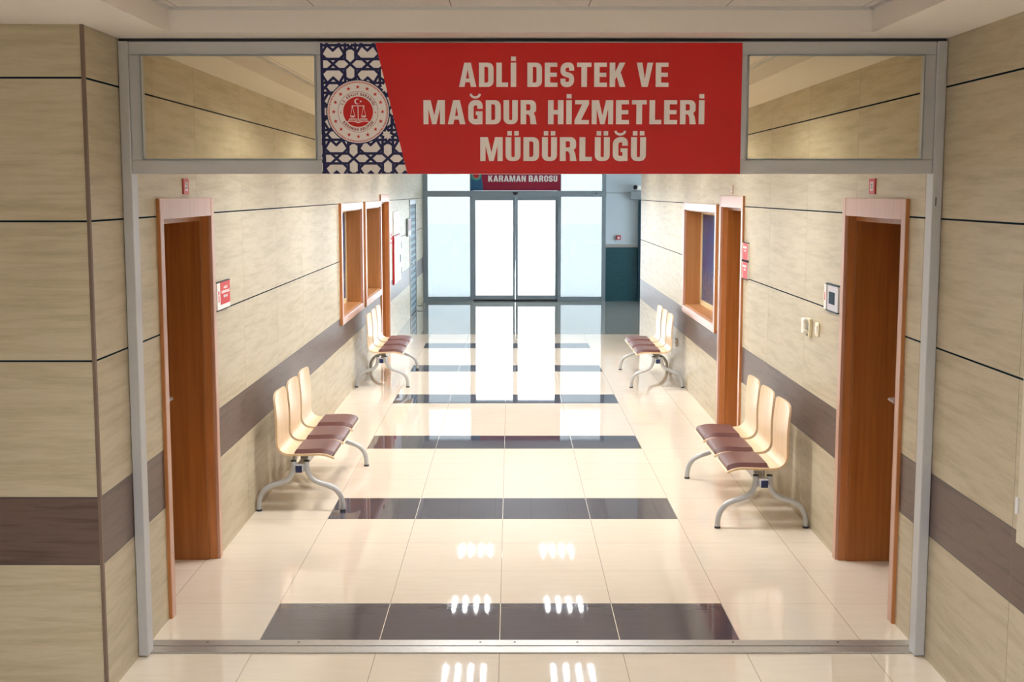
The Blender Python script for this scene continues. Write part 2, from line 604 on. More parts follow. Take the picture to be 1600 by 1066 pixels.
st, hb = 0.235, 0.175
G = {
    'A': (0.74, [[[(0, 0), (.235, 0), (.275, .19), (.465, .19), (.505, 0), (.74, 0), (.51, 1), (.23, 1)], [(.305, .345), (.435, .345), (.37, .74)]]]),
    'B': (0.64, [[arc_fillet([(0, 0), (.64, 0, .2), (.64, .54, .1), (.62, .5, .05), (.62, 1, .2), (0, 1)]),
                  arc_fillet([(st, .17), (.40, .17, .07), (.40, .43, .07), (st, .43)]), arc_fillet([(st, .59), (.385, .59, .06), (.385, .83, .06), (st, .83)])]]),
    'C': (0.60, [[stroke([(.485, .66), (.485, .90, .2), (.1175, .90, .2), (.1175, .10, .2), (.485, .10, .2), (.485, .36)], .225)]]),
    'D': (0.63, [[arc_fillet([(0, 0), (.63, 0, .24), (.63, 1, .24), (0, 1)]), arc_fillet([(st, hb), (.395, hb, .09), (.395, 1 - hb, .09), (st, 1 - hb)])]]),
    'E': (0.55, [[[(0, 0), (.55, 0), (.55, hb), (st, hb), (st, .415), (.52, .415), (.52, .585), (st, .585), (st, 1 - hb), (.54, 1 - hb), (.54, 1), (0, 1)]]]),
    'G': (0.62, [[stroke([(.495, .64), (.495, .895, .2), (.118, .895, .2), (.118, .105, .2), (.44, .105, .1)], .225)], [rect(.39, 0, .60, .40)], [rect(.32, .38, .60, .535)]]),
    'H': (0.65, [[[(0, 0), (st, 0), (st, .405), (.415, .405), (.415, 0), (.65, 0), (.65, 1), (.415, 1), (.415, .59), (st, .59), (st, 1), (0, 1)]]]),
    'I': (0.235, [[rect(0, 0, .235, 1)]]),
    'K': (0.68, [[[(0, 0), (st, 0), (st, .30), (.30, .42), (.43, 0), (.68, 0), (.465, .60), (.665, 1), (.42, 1), (st, .62), (st, 1), (0, 1)]]]),
    'L': (0.50, [[[(0, 0), (.50, 0), (.50, .18), (st, .18), (st, 1), (0, 1)]]]),
    'M': (0.90, [[[(0, 0), (.21, 0), (.21, .64), (.36, 0), (.54, 0), (.69, .64), (.69, 0), (.9, 0), (.9, 1), (.595, 1), (.45, .36), (.305, 1), (0, 1)]]]),
    'N': (0.66, [[[(0, 0), (.21, 0), (.21, .58), (.42, 0), (.66, 0), (.66, 1), (.45, 1), (.45, .42), (.24, 1), (0, 1)]]]),
    'O': (0.62, [[arc_fillet([(0, 0, .26), (.62, 0, .26), (.62, 1, .26), (0, 1, .26)]), arc_fillet([(st, .165, .075), (.385, .165, .075), (.385, .835, .075), (st, .835, .075)])]]),
    'R': (0.67, [[arc_fillet([(0, 0), (st, 0), (st, .41), (.33, .41, .05), (.39, .30, .05), (.41, 0), (.67, 0), (.62, .30, .1), (.555, .47, .03), (.65, .55, .12), (.65, 1, .22), (0, 1)]),
                  arc_fillet([(st, .57), (.41, .57, .07), (.41, .83, .07), (st, .83)])]]),
    'S': (0.60, [[stroke([(.485, .67), (.485, .90, .18), (.1175, .90, .18), (.1175, .56, .14), (.485, .44, .14), (.485, .10, .18), (.1175, .10, .18), (.1175, .34)], .215)]]),
    'T': (0.62, [[[(.19, 0), (.43, 0), (.43, .82), (.62, .82), (.62, 1), (0, 1), (0, .82), (.19, .82)]]]),
    'U': (0.60, [[arc_fillet([(0, 1), (0, 0, .24), (.60, 0, .24), (.60, 1), (.365, 1), (.365, .165, .06), (.235, .165, .06), (.235, 1)])]]),
    'V': (0.70, [[[(.22, 0), (.48, 0), (.70, 1), (.46, 1), (.35, .32), (.24, 1), (0, 1)]]]),
    'Y': (0.70, [[[(.23, 0), (.47, 0), (.47, .38), (.70, 1), (.455, 1), (.35, .62), (.245, 1), (0, 1), (.23, .38)]]]),
    'Z': (0.60, [[[(0, 0), (.60, 0), (.60, .175), (.275, .175), (.60, .83), (.60, 1), (.02, 1), (.02, .825), (.31, .825), (0, .17)]]]),
    '.': (0.22, [[rect(0, 0, .2, .2)]]),
    '3': (0.60, [[stroke([(.12, .68), (.12, .90, .18), (.48, .90, .18), (.48, .52, .14), (.25, .52)], .2)], [stroke([(.25, .52), (.48, .50, .14), (.48, .10, .18), (.12, .10, .18), (.12, .34)], .2)]]),
    '1': (0.40, [[[(.17, 0), (.40, 0), (.40, 1), (.22, 1), (0, .84), (0, .66), (.17, .74)]]]),
}
_b = [(.30 + .19 * math.cos(a), 1.26 + .15 * math.sin(a)) for a in [math.pi + math.pi * i / 8 for i in range(9)]]
_breve = [stroke(_b, .10)]
G['İ'] = (.235, G['I'][1] + [[rect(0.015, 1.07, .22, 1.25)]])
G['Ü'] = (.60, G['U'][1] + [[rect(.07, 1.07, .25, 1.25)], [rect(.35, 1.07, .53, 1.25)]])
G['Ö'] = (.62, G['O'][1] + [[rect(.07, 1.07, .25, 1.25)], [rect(.36, 1.07, .54, 1.25)]])
G['Ğ'] = (.62, G['G'][1] + [_breve])


def text_width(t, gap=.115, space=.36):
    w = 0
    for ch in t:
        w += space if ch == ' ' else G[ch][0] + gap
    return w - gap


def text(t, x0, x1, y, h, gap=.115, space=.36):
    """lettering of cap height h filling x0..x1"""
    sx = (x1 - x0) / text_width(t, gap, space)
    out, u = [], 0.0
    for ch in t:
        if ch == ' ':
            u += space
            continue
        for loops in G[ch][1]:
            out.append([[(x0 + (u + p[0]) * sx, y + p[1] * h) for p in lp] for lp in loops])
        u += G[ch][0] + gap
    return out


def circle(cx, cy, r, n=64):
    return [(cx + r * math.cos(2 * math.pi * i / n), cy + r * math.sin(2 * math.pi * i / n)) for i in range(n)]


def star(cx, cy, r, k=5, inner=.4, rot=math.pi / 2):
    return [(cx + (r if i % 2 == 0 else r * inner) * math.cos(rot + math.pi * i / k), cy + (r if i % 2 == 0 else r * inner) * math.sin(rot + math.pi * i / k)) for i in range(2 * k)]


def clip(poly, region):
    """Sutherland-Hodgman against a convex counter-clockwise region"""
    out = list(poly)
    n = len(region)
    for i in range(n):
        a, b = Vector(region[i]), Vector(region[(i + 1) % n])
        e = b - a
        inside = lambda p: e.x * (p[1] - a.y) - e.y * (p[0] - a.x) >= -1e-9
        src, out = out, []
        for j in range(len(src)):
            p, q = src[j - 1], src[j]
            ip, iq = inside(p), inside(q)
            if ip != iq:
                dp = e.x * (p[1] - a.y) - e.y * (p[0] - a.x)
                dq = e.x * (q[1] - a.y) - e.y * (q[0] - a.x)
                t = dp / (dp - dq)
                out.append((p[0] + (q[0] - p[0]) * t, p[1] + (q[1] - p[1]) * t))
            if iq:
                out.append(q)
        if not out:
            return []
    return out


# ================================================================== THE SETTING
# floor
mb = MB(); mb.box(-6.2, 6.2, -4.2, YE + 0.16, -0.2, 0.0)
tag(mb.build('floor', M['floor']), 'glossy beige tile floor with rows of four dark tiles', 'floor', kind='structure')
mb = MB(); mb.box(-60, 60, YE + 0.16, 90, -0.25, -0.05); mb.box(6.2, 60, -30, YE + 0.16, -0.25, -0.05)
tag(mb.build('ground', M['paving']), 'pale paving outside the glass front', 'ground', kind='structure')

# openings: (y0, y1, z0, z1) measured to the inside of the wall cut
LD = [(6.53, 7.575, -0.01, 2.105), (17.56, 18.68, -0.01, 2.105)]
LW = [(13.40, 15.20, 0.90, 2.03), (15.62, 17.40, 0.90, 2.03)]
LM = (22.60, 24.10, -0.01, 2.08)
RD = [(6.455, 7.545, -0.01, 2.105), (10.95, 12.02, -0.01, 2.105)]
RW = [(12.31, 14.48, 0.94, 2.03)]

mb = MB()
grid_box(mb, True, LD + LW + [LM], (YC, YE + 0.15), (0, CEIL + 0.2), lambda u0, u1, v0, v1: mb.box(L - TH, L, u0, u1, v0, v1))
tag(mb.build('wall_left', M['wall_y']), 'beige stone-look corridor wall with brown band, left side', 'wall', kind='structure')
mb = MB()
grid_box(mb, True, RD + RW, (-4.0, YR), (0, CEIL + 0.2), lambda u0, u1, v0, v1: mb.box(R, R + TH, u0, u1, v0, v1))
tag(mb.build('wall_right', M['wall_yr']), 'beige stone-look corridor wall with brown band, right side', 'wall', kind='structure')
mb = MB(); mb.box(-6.2, L - TH, YC, YC + 0.2, 0, CEIL + 0.2); mb.box(-6.2, L - 0.001, YC - 0.006, YC, 0, CEIL + 0.2)
tag(mb.build('wall_front', M['wall_x']), 'stone-look wall facing the camera at far left', 'wall', kind='structure')
mb = MB(); mb.box(L - 0.010, L + 0.003, YC - 0.010, YC + 0.012, 0, CEIL)
tag(mb.build('trim_1', M['corner']), 'thin brown corner profile on the left wall corner', 'trim', kind='structure')
mb = MB(); mb.box(-6.2, -6.0, -4.0, YC, 0, CEIL + 0.2)
tag(mb.build('wall_hall', M['plaster']), 'plain side wall of the front hall', 'wall', kind='structure')
mb = MB(); mb.box(-6.2, R + TH, -4.2, -4.0, 0, CEIL + 0.2)
tag(mb.build('wall_back', M['plaster']), 'plain wall behind the camera', 'wall', kind='structure')
root = thing('window_added', (5.1, 22.9, .5), 'unseen aluminium window added in the side wall of the lobby', 'window', kind='structure')  # out of view, put in to let daylight onto the lobby wall
mb = MB()
for y in (20.6, 22.85, 25.15):
    mb.box(5.06, 5.14, y, y + .05, .5, 2.7)
mb.box(5.06, 5.14, 20.65, 25.15, .5, .55); mb.box(5.06, 5.14, 20.65, 25.15, 2.65, 2.7)
mb.build('window_frame', M['alu'], root)
mb = MB(); mb.box(5.097, 5.103, 20.65, 25.15, .55, 2.65); mb.build('pane', M['door_glass'], root)
# lobby beyond the right wall
mb = MB(); mb.box(R + TH, 5.2, YR - 0.2, YR, 0, CEIL + 0.2); grid_box(mb, True, [(20.6, 25.2, .5, 2.7)], (YR, YE + .15), (0, CEIL + .2), lambda u0, u1, v0, v1: mb.box(5.0, 5.2, u0, u1, v0, v1))
tag(mb.build('wall_lobby', M['lobby_plaster']), 'plain lobby walls beyond the right corridor wall', 'wall', kind='structure')
mb = MB(); mb.box(1.935, 5.0, YE, YE + 0.15, 0, CEIL + 0.2)
we = tag(mb.build('wall_end', M['lobby_plaster']), 'pale lobby wall beside the glass front', 'wall', kind='structure')
WLOC['wall_end'] = we.location.copy()
mb = MB(); mb.box(1.937, 4.99, YE - 0.03, YE + 0.001, 0, 1.10); mb.build('wainscot', M['granite'], we)
mb = MB(); mb.box(1.937, 4.99, YE - 0.045, YE + 0.001, 1.10, 1.16); mb.build('wainscot_cap', M['alu_floor'], we)
mb = MB(); mb.box(1.937, 4.99, YE - 0.006, YE + 0.001, 2.195, 2.21); mb.build('groove_strip', M['grey_paint'], we)
mb = MB(); mb.box(2.60, 2.72, YE - 0.12, YE - 0.03, 0, 2.20)
tag(mb.build('trim_2', M['teal_metal']), 'dark teal post at the right end of the lobby wall', 'trim', kind='structure')

# ceiling: soffit with recessed trays
trays = [(-1.50, 1.59, -3.0, 5.71), (-1.50, 1.57, 6.60, 25.2)]
mb = MB()
grid_box(mb, True, trays, (-6.2, 5.2), (-4.2, YE + 0.15), lambda u0, u1, v0, v1: mb.box(u0, u1, v0, v1, CEIL, TRAY + 0.02))
ce = tag(mb.build('ceiling', M['plaster']), 'white plaster ceiling with recessed trays', 'ceiling', kind='structure')
WLOC['ceiling'] = ce.location.copy()
for a in trays:
    mb = MB(); mb.box(a[0] - 0.05, a[1] + 0.05, a[2] - 0.05, a[3] + 0.05, TRAY, TRAY + 0.06)
    mb.build('ceiling_panel', M['tray'], ce)
    mb = MB()
    for x in (a[0], a[1] - 0.012):
        mb.box(x, x + 0.012, a[2], a[3], TRAY - 0.014, TRAY)
    for y in (a[2], a[3] - 0.012):
        mb.box(a[0], a[1], y, y + 0.012, TRAY - 0.014, TRAY)
    mb.build('edge_angle', M['louvre'], ce)


# ------------------------------------------------------------------ wooden doors in deep reveals
class Side:
    """wall-mounted coordinates: y along the corridor, d out from the wall face"""
    def __init__(s, left):
        s.left = left

    def x(s, d):
        return L + d if s.left else R - d

    def box(s, mb, y0, y1, z0, z1, d0, d1, bev=0.0):
        return mb.box(s.x(d0), s.x(d1), y0, y1, z0, z1, bev)

    def frame(s, yl, z0):
        """(u, v, d): u runs to the reader's right from the plate's left edge"""
        if s.left:
            return lambda u, v, d: (L + d, yl + u, z0 + v)
        return lambda u, v, d: (R - d, yl - u, z0 + v)


LS, RS = Side(True), Side(False)


def wooden_door(sd, name, o, label, hd=-.215, handle_far=True):
    y0, y1, z0, z1 = o
    root = thing(name, (sd.x(0), (y0 + y1) / 2, 0), label, 'door', kind='structure')
    CW = 0.065
    # casing: two uprights and a deep header
    mb = MB()
    sd.box(mb, y0 - CW, y0 + .004, 0, 2.19, -.001, .019, .004)
    sd.box(mb, y1 - .004, y1 + CW, 0, 2.19, -.001, .019, .004)
    sd.box(mb, y0 + .004, y1 - .004, 2.085, 2.19, -.001, .0175, .003)
    mb.build('casing', M['casing'], root)
    mb = MB(); sd.box(mb, y0 - CW - .004, y0 - CW + .001, 0, 2.19, 0, .017)
    mb.build('casing_edge', M['casing_side'], root)
    # reveal lining: first step, then the deep lining
    mb = MB()
    sd.box(mb, y0, y0 + .012, 0, 2.09, -.05, 0); sd.box(mb, y1 - .012, y1, 0, 2.09, -.05, 0); sd.box(mb, y0, y1, 2.09, 2.105, -.05, 0)
    mb.build('rebate', M['casing_side'], root)
    mb = MB()
    sd.box(mb, y0, y0 + .035, 0, 2.055, -.33, -.045, .003); sd.box(mb, y1 - .035, y1, 0, 2.055, -.33, -.045, .003); sd.box(mb, y0, y1, 2.055, 2.105, -.33, -.045, .003)
    mb.build('lining', M['wood_dark'], root)
    mb = MB()
    sd.box(mb, y0 + .03, y1 - .03, .008, 2.05, -.345, -.30)
    leaf = mb.build('leaf', M['wood_dark'], root)
    WLOC[leaf.name] = Vector((0, 0, 0))
    hy = y1 - .115 if handle_far else y0 + .115
    s = -1 if handle_far else 1
    mb = MB()
    mb.tube([(sd.x(-.30), hy, 1.01), (sd.x(-.292), hy, 1.01)], .026, 20)
    mb.tube([(sd.x(-.30), hy, 1.01), (sd.x(hd - .014), hy, 1.01), (sd.x(hd - .003), hy + s * .012, 1.01), (sd.x(hd), hy + s * .12, 1.008)], .010, 12)
    h = mb.build('handle', M['chrome'], leaf, smooth=True)
    h['label'] = 'chrome lever handle'
    return root


wooden_door(LS, 'door_1', LD[0], 'wooden door in a deep reveal nearest on the left wall, red sign beside it')
wooden_door(LS, 'door_2', LD[1], 'wooden door in a deep reveal beyond the two left niches')
wooden_door(RS, 'door_3', RD[0], 'wooden door in a deep reveal nearest on the right wall', -.24)
wooden_door(RS, 'door_4', RD[1], 'wooden door in a deep reveal beside the niche on the right wall')


def niche(sd, name, o, label):
    y0, y1, z0, z1 = o
    root = thing(name, (sd.x(0), (y0 + y1) / 2, z0), label, 'window', kind='structure')
    CW = 0.075
    mb = MB()
    for a, b in ((y0 - CW, y0 + .004), (y1 - .004, y1 + CW)):
        sd.box(mb, a, b, z0 - CW, z1 + CW, -.001, .028, .005)
    sd.box(mb, y0, y1, z1 - .004, z1 + CW, -.001, .026, .004); sd.box(mb, y0, y1, z0 - CW, z0 + .004, -.001, .026, .004)
    mb.build('casing', M['casing'], root)
    mb = MB(); sd.box(mb, y0 - CW - .004, y0 - CW + .001, z0 - CW, z1 + CW, 0, .025)
    mb.build('casing_edge', M['casing_side'], root)
    mb = MB()
    D = -.165
    sd.box(mb, y0, y0 + .018, z0, z1, D, 0); sd.box(mb, y1 - .018, y1, z0, z1, D, 0)
    sd.box(mb, y0, y1, z1 - .018, z1, D, 0); sd.box(mb, y0, y1, z0, z0 + .018, D, 0)
    mb.build('lining', M['wood_niche'], root)
    mb = MB()
    D0, D1 = -.20, -.162
    sd.box(mb, y0, y0 + .045, z0, z1, D0, D1, .003); sd.box(mb, y1 - .055, y1, z0, z1, D0, D1, .003)
    sd.box(mb, y0, y1, z1 - .055, z1, D0, D1, .003); sd.box(mb, y0, y1, z0, z0 + .07, D0, D1, .003)
    mb.build('window_frame', M['cream_frame'], root)
    mb = MB(); sd.box(mb, y0 + .03, y1 - .03, z0 + .03, z1 - .03, -.192, -.178)
    mb.build('pane', M['blue_pane'], root)
    return root


niche(LS, 'window_1', LW[0], 'wood-lined service window, nearer of two on the left wall')
niche(LS, 'window_2', LW[1], 'wood-lined service window, farther of two on the left wall')
niche(RS, 'window_3', RW[0], 'wide wood-lined service window with blue glass on the right wall')

# far metal door on the left wall
root = thing('door_5', (L, (LM[0] + LM[1]) / 2, 0), 'narrow-looking dark louvred metal door far down the left wall', 'door', kind='structure')
mb = MB()
LS.box(mb, LM[0], LM[0] + .05, 0, 2.08, -.12, .012, .004); LS.box(mb, LM[1] - .05, LM[1], 0, 2.08, -.12, .012, .004); LS.box(mb, LM[0], LM[1], 2.0, 2.08, -.12, .012, .004)
mb.build('door_frame', M['alu'], root)
mb = MB(); LS.box(mb, LM[0] + .05, LM[1] - .05, .01, 2.0, -.10, -.004)
leaf = mb.build('leaf', M['teal_metal'], root)
WLOC[leaf.name] = Vector((0, 0, 0))
mb = MB()
for i in range(16):
    z = .10 + i * .118
    LS.box(mb, LM[0] + .11, LM[1] - .11, z, z + .055, -.005, .004)
mb.build('louvre_slats', M['teal_light'], leaf)
mb = MB()
mb.tube([(L - .006, LM[0] + .13, .95), (L + .035, LM[0] + .13, .95), (L + .045, LM[0] + .15, .95), (L + .045, LM[0] + .27, .95)], .011, 10)
mb.build('handle', M['chrome'], leaf, smooth=True)
mb = MB(); mb.tube([(L, 24.35, .05), (L + .13, 24.35, .05)], .010, 10); mb.box(L + .125, L + .145, 24.33, 24.37, 0, .105, .003)
tag(mb.build('door_stop', M['grey_paint']), 'small grey door stop sticking out low on the far left wall', 'door stop')

# ------------------------------------------------------------------ glazed front
xs = [-1.79, -1.695, -.83, -.765, .955, 1.025, 1.86, 1.937]
root = thing('window_4', ((L + 1.937) / 2, YE, 0), 'aluminium framed glass front at the end of the corridor', 'window', kind='structure')
for a, b in ((xs[0], xs[1]), (xs[2], xs[3]), (xs[4], xs[5]), (xs[6], xs[7])):
    mb = MB(); mb.box(a, b, YE - .06, YE + .06, 0, CEIL, .004); mb.build('post', M['alu_dark'], root)
for a, b in ((xs[1], xs[2]), (xs[5], xs[6])):
    mb = MB(); mb.box(a, b, YE - .04, YE + .04, 0, .085, .003); mb.build('bottom_rail', M['alu_dark'], root)
    mb = MB(); mb.box(a, b, YE - .004, YE + .004, .085, 2.13); mb.build('pane', M['side_glass'], root)
    mb = MB(); mb.box(a, b, YE - .004, YE + .004, 2.24, CEIL); mb.build('pane', M['side_glass'], root)
mb = MB(); mb.box(xs[3], xs[4], YE - .004, YE + .004, 2.24, CEIL); mb.build('pane', M['side_glass'], root)
mb = MB(); mb.box(xs[0] + .002, xs[7], YE - .14, YE + .05, 2.125, 2.245, .006); mb.build('header', M['alu_dark'], root)
mb = MB(); mb.box(xs[3], xs[4], YE - .05, YE + .05, 0, .029); mb.build('floor_guide', M['gasket'], root)


def sliding_leaf(name, x0, x1, mirror, label):
    r = thing(name, ((x0 + x1) / 2, YE, 0), label, 'door', kind='structure')
    mb = MB()
    mb.box(x0, x0 + .05, YE - .035, YE, .03, 2.125, .003); mb.box(x1 - .05, x1, YE - .035, YE, .03, 2.125, .003)
    mb.box(x0 + .05, x1 - .05, YE - .035, YE, 2.05, 2.125, .003); mb.box(x0 + .05, x1 - .05, YE - .035, YE, .03, .12, .003)
    mb.build('door_frame', M['alu_dark'], r)
    mb = MB(); mb.box(x0 + .045, x1 - .045, YE - .02, YE - .012, .115, 2.055)
    p = mb.build('pane', M['door_glass'], r)
    WLOC[p.name] = Vector((0, 0, 0))
    # etched outline: arc, long bar, side and foot of a rounded frame
    s = -1 if mirror else 1
    cx = -.37 if not mirror else .565
    fr = lambda u, v, d: (cx + s * u, YE - .0205 - d, v)
    sh = [[stroke([(-.10, 1.395), (-.04, 1.41), (.03, 1.41), (.09, 1.395)], .012)],
          [rect(-.22, 1.338, .22, 1.348)],
          [stroke([(.17, 1.385), (.178, 1.34), (.178, 1.26)], .012)],
          [rect(.172, .93, .184, .96)],
          [stroke([(.178, .88), (.178, .775, .03), (-.12, .775)], .010)]]
    mb = MB(); mb.flat(sh, fr, 0, .001); mb.build('etched_mark', M['film'], p)
    return r


dl = sliding_leaf('door_6', -.765, .0905, False, 'left leaf of the automatic sliding glass door')
mb = MB(); mb.prism([(.0905, .62), (.0925, .62), (.0980, .85), (.0980, 2.125), (.0905, 2.125)], 'Y', YE - .030, YE - .006); mb.build('edge_seal', M['gasket'], dl)
sliding_leaf('door_7', .0985, .955, True, 'right leaf of the automatic sliding glass door')

mb = MB()
mb.prism([(.0945 + .052 * math.cos(a), 2.222 + .060 * math.sin(a)) for a in [math.pi + math.pi * i / 14 for i in range(15)]], 'Y', YE - .175, YE - .1395)
o = mb.build('motion_sensor', M['black'])
tag(o, 'black rounded motion sensor on the header above the sliding doors', 'sensor')
r = thing('emergency_button', (1.73, YE - .14, 2.185), 'small grey unit at the right end of the door header', 'button')
mb = MB(); mb.box(1.66, 1.80, YE - .17, YE - .139, 2.16, 2.215, .008); mb.build('casing', M['grey_paint'], r)
mb = MB(); mb.tube([(1.73, YE - .17, 2.187), (1.73, YE - .185, 2.187)], .02, 14); mb.build('push_button', M['teal_light'], r, smooth=True)

# ------------------------------------------------------------------ aluminium partition across the corridor
root = thing('aluminium_partition', ((L + R) / 2, YP, 0), 'grey aluminium frame across the corridor mouth with glazed top panels', 'partition')
PF, PB = YP - .045, YP + .045
for a, b in ((L + .002, L + .048), (R - .048, R - .002)):
    mb = MB(); mb.box(a, b, PF, PB, 0.007, 2.905, .004); p = mb.build('post', M['alu'], root)
mb = MB()
mb.box(L + .048, R - .048, PF + .012, PB - .012, 2.845, 2.905, .003)
mb.box(L + .048, R - .048, PF + .012, PB - .012, 2.306, 2.371, .003)
mb.box(L + .048, L + .098, PF + .012, PB - .012, 2.371, 2.845, .003)
mb.box(R - .098, R - .048, PF + .012, PB - .012, 2.371, 2.845, .003)
mb.box(-.89, -.80, PF + .012, PB - .012, 2.371, 2.845, .003)
mb.box(.99, 1.082, PF + .012, PB - .012, 2.371, 2.845, .003)
mb.build('transom_frame', M['alu'], root)
for a, b in ((L + .098, -.89), (1.082, R - .098)):
    mb = MB()
    for q in ((a, a + .006, 2.371, 2.845), (b - .006, b, 2.371, 2.845), (a, b, 2.371, 2.377), (a, b, 2.839, 2.845)):
        mb.box(q[0], q[1], PF + .004, PF + .013, q[2], q[3])
    mb.build('glazing_bead', M['grey_paint'], root)
    mb = MB(); mb.box(a - .004, b + .004, YP - .003, YP + .003, 2.367, 2.849); mb.build('glass_pane', M['pane'], root)
mb = MB(); mb.box(-.80, .99, YP - .004, YP + .004, 2.371, 2.845); mb.build('backing_panel', M['alu'], root)
mb = MB(); mb.box(L + .004, R - .004, PF + .02, PB - .005, 2.905, 2.919); mb.build('gasket', M['gasket'], root)
# floor track: two rails with a groove
mb = MB()
for a, b, h in ((5.955, 6.034, .009), (6.048, 6.125, .009)):
    mb.box(L + .001, R - .001, a, b, 0, h, .002)
ft = mb.build('floor_track', M['alu_floor'], root)
WLOC[ft.name] = Vector((0, 0, 0))
mb = MB(); mb.box(L + .05, R - .05, 6.034, 6.048, 0, .004); mb.build('groove', M['gasket'], ft)
mb = MB()
for x in (-1.5, -1.05, -.15, .02, .33, 1.1, 1.62):
    mb.tube([(x, 6.09, .008), (x, 6.09, .0105)], .006, 10)
mb.build('screw', M['gasket'], root)
mb = MB(); mb.box(R - .033, R - .029, PF - .001, PF + .002, 2.16, 2.20); mb.build('lock_slot', M['gasket'], root)

# ------------------------------------------------------------------ emblem and the big sign board
SX0, SX1, SZ0, SZ1 = -.866, 1.052, 2.306, 2.896
root = thing('sign_board', ((SX0 + SX1) / 2, PF, SZ0), 'large red sign with white lettering and round emblem on the partition', 'sign')
YS = PF + .012           # face the board is fixed to
fr = lambda u, v, d: (u, YS - d, v)
mb = MB(); mb.box(SX0, SX1, YS - .022, YS, SZ0, SZ1, .0015); mb.build('panel', M['sign_white'], root)
reg = [(SX0 + .001, SZ0 + .001), (-.474, SZ0 + .001), (-.614, SZ1 - .001), (SX0 + .001, SZ1 - .001)]


def px(x, y):
    """sign artwork measured on the print"""
    return (SX0 + (x - 500) / 660.0 * (SX1 - SX0), SZ1 - (y - 67.5) / 204.0 * (SZ1 - SZ0))


W8 = .0117
segs = []
PXP, PYP = 54.0, 73.4
ax, by = PXP / 2, PYP / 2


def quad(p, q, w):
    a, b = Vector(p), Vector(q)
    t = (b - a).normalized()
    n = Vector((-t.y, t.x)) * w / 2
    e = t * w * .35
    return [tuple(a - e + n), tuple(a - e - n), tuple(b + e - n), tuple(b + e + n)]


shapes = []
for i in range(-2, 4):
    for j in range(-1, 4):
        cx, cy = 549.3 - 2.2 + i * PXP + j * 1.6, 100.3 + j * PYP
        U = []
        for sx in (-1, 1):
            U += [((0, 0), (sx * 8.6, 7.8)), ((0, 0), (sx * 8.6, -7.8))]
            for sy in (-1, 1):
                X = lambda u, v: (sx * u, sy * v)
                U += [(X(8.2, 7.8), X(8.2, 20.5)), (X(8.2, 20.5), X(0, 26.5)), (X(8.2, 7.8), X(ax, 7.8)),
                      (X(ax, 0), X(ax - 8.6, 7.8)),
                      (X(8.2, 16), X(16.5, 7.8)), (X(ax, 29.2), X(ax, 29.2)),
                      (X(8.2, 29), X(ax - 9.5, 29)), (X(8.2, 20.5), X(8.2, 29)),
                      (X(8.2, 14.5), X(ax - 9.5, 29.2)), (X(ax, 21), X(ax - 9, 29.2)), (X(ax, 21.3), X(ax, 21.2)),
                      (X(13.5, 36.7), X(ax - 7.5, 29.2)), (X(ax - 7.5, 29.2), X(ax, 29.2))]
                # eight-pointed star between two crosses
                pts = [(12.6 * (1 if k % 2 == 0 else .62) * math.cos(k * math.pi / 8), 12.6 * (1 if k % 2 == 0 else .62) * math.sin(k * math.pi / 8)) for k in range(5)]
                for a, b in zip(pts, pts[1:]):
                    U.append((X(a[0], by - a[1]), X(b[0], by - b[1])))
        for a, b in U:
            if abs(a[0] - b[0]) + abs(a[1] - b[1]) < 1:
                continue
            q = clip(quad(px(cx + a[0], cy + a[1]), px(cx + b[0], cy + b[1]), W8), reg)
            if len(q) > 2:
                shapes.append([q])
for a, b in (((501.5, 67), (504.5, 272)),):
    q = clip(quad(px(*a), px(*b), .016), reg)
    shapes.append([q])
mb = MB(); mb.flat(shapes, fr, .021, .0226); mb.build('lattice_print', M['sign_navy'], root)
mb = MB(); mb.flat([[[(-.474, SZ0), (SX1, SZ0), (SX1, SZ1), (-.614, SZ1)]]], fr, .021, .0232)
mb.build('red_field', M['sign_red'], root)
sh = []
for t, x0, x1, yb in (('ADLİ DESTEK VE', 717, 1045, 135.6), ('MAĞDUR HİZMETLERİ', 661, 1102, 193.6), ('MÜDÜRLÜĞÜ', 750, 1011, 251.3)):
    a, b = px(x0, yb), px(x1, yb)
    sh += text(t, a[0], b[0], a[1], .1085)
mb = MB(); mb.flat(sh, fr, .022, .0255); mb.build('lettering', M['sign_white'], root)


def ring_text(t, cx, cy, r, h, a_mid, span, top=True):
    out = []
    tw = text_width(t, .22, .5)
    u = 0.0
    for ch in t:
        if ch == ' ':
            u += .5
            continue
        w = G[ch][0]
        f = (u + w / 2) / tw - .5
        a = a_mid - f * span if top else a_mid + f * span
        sc = span * r / tw
        for loops in G[ch][1]:
            o = []
            for lp in loops:
                q = []
                for p in lp:
                    lx, ly = (p[0] - w / 2) * sc, p[1] * h
                    if top:
                        rad = r + ly
                        q.append((cx + rad * math.cos(a) + lx * math.sin(a), cy + rad * math.sin(a) - lx * math.cos(a)))
                    else:
                        rad = r - ly
                        q.append((cx + rad * math.cos(a) - lx * math.sin(a), cy + rad * math.sin(a) + lx * math.cos(a)))
                o.append(q)
            out.append(o)
        u += w + .22
    return out


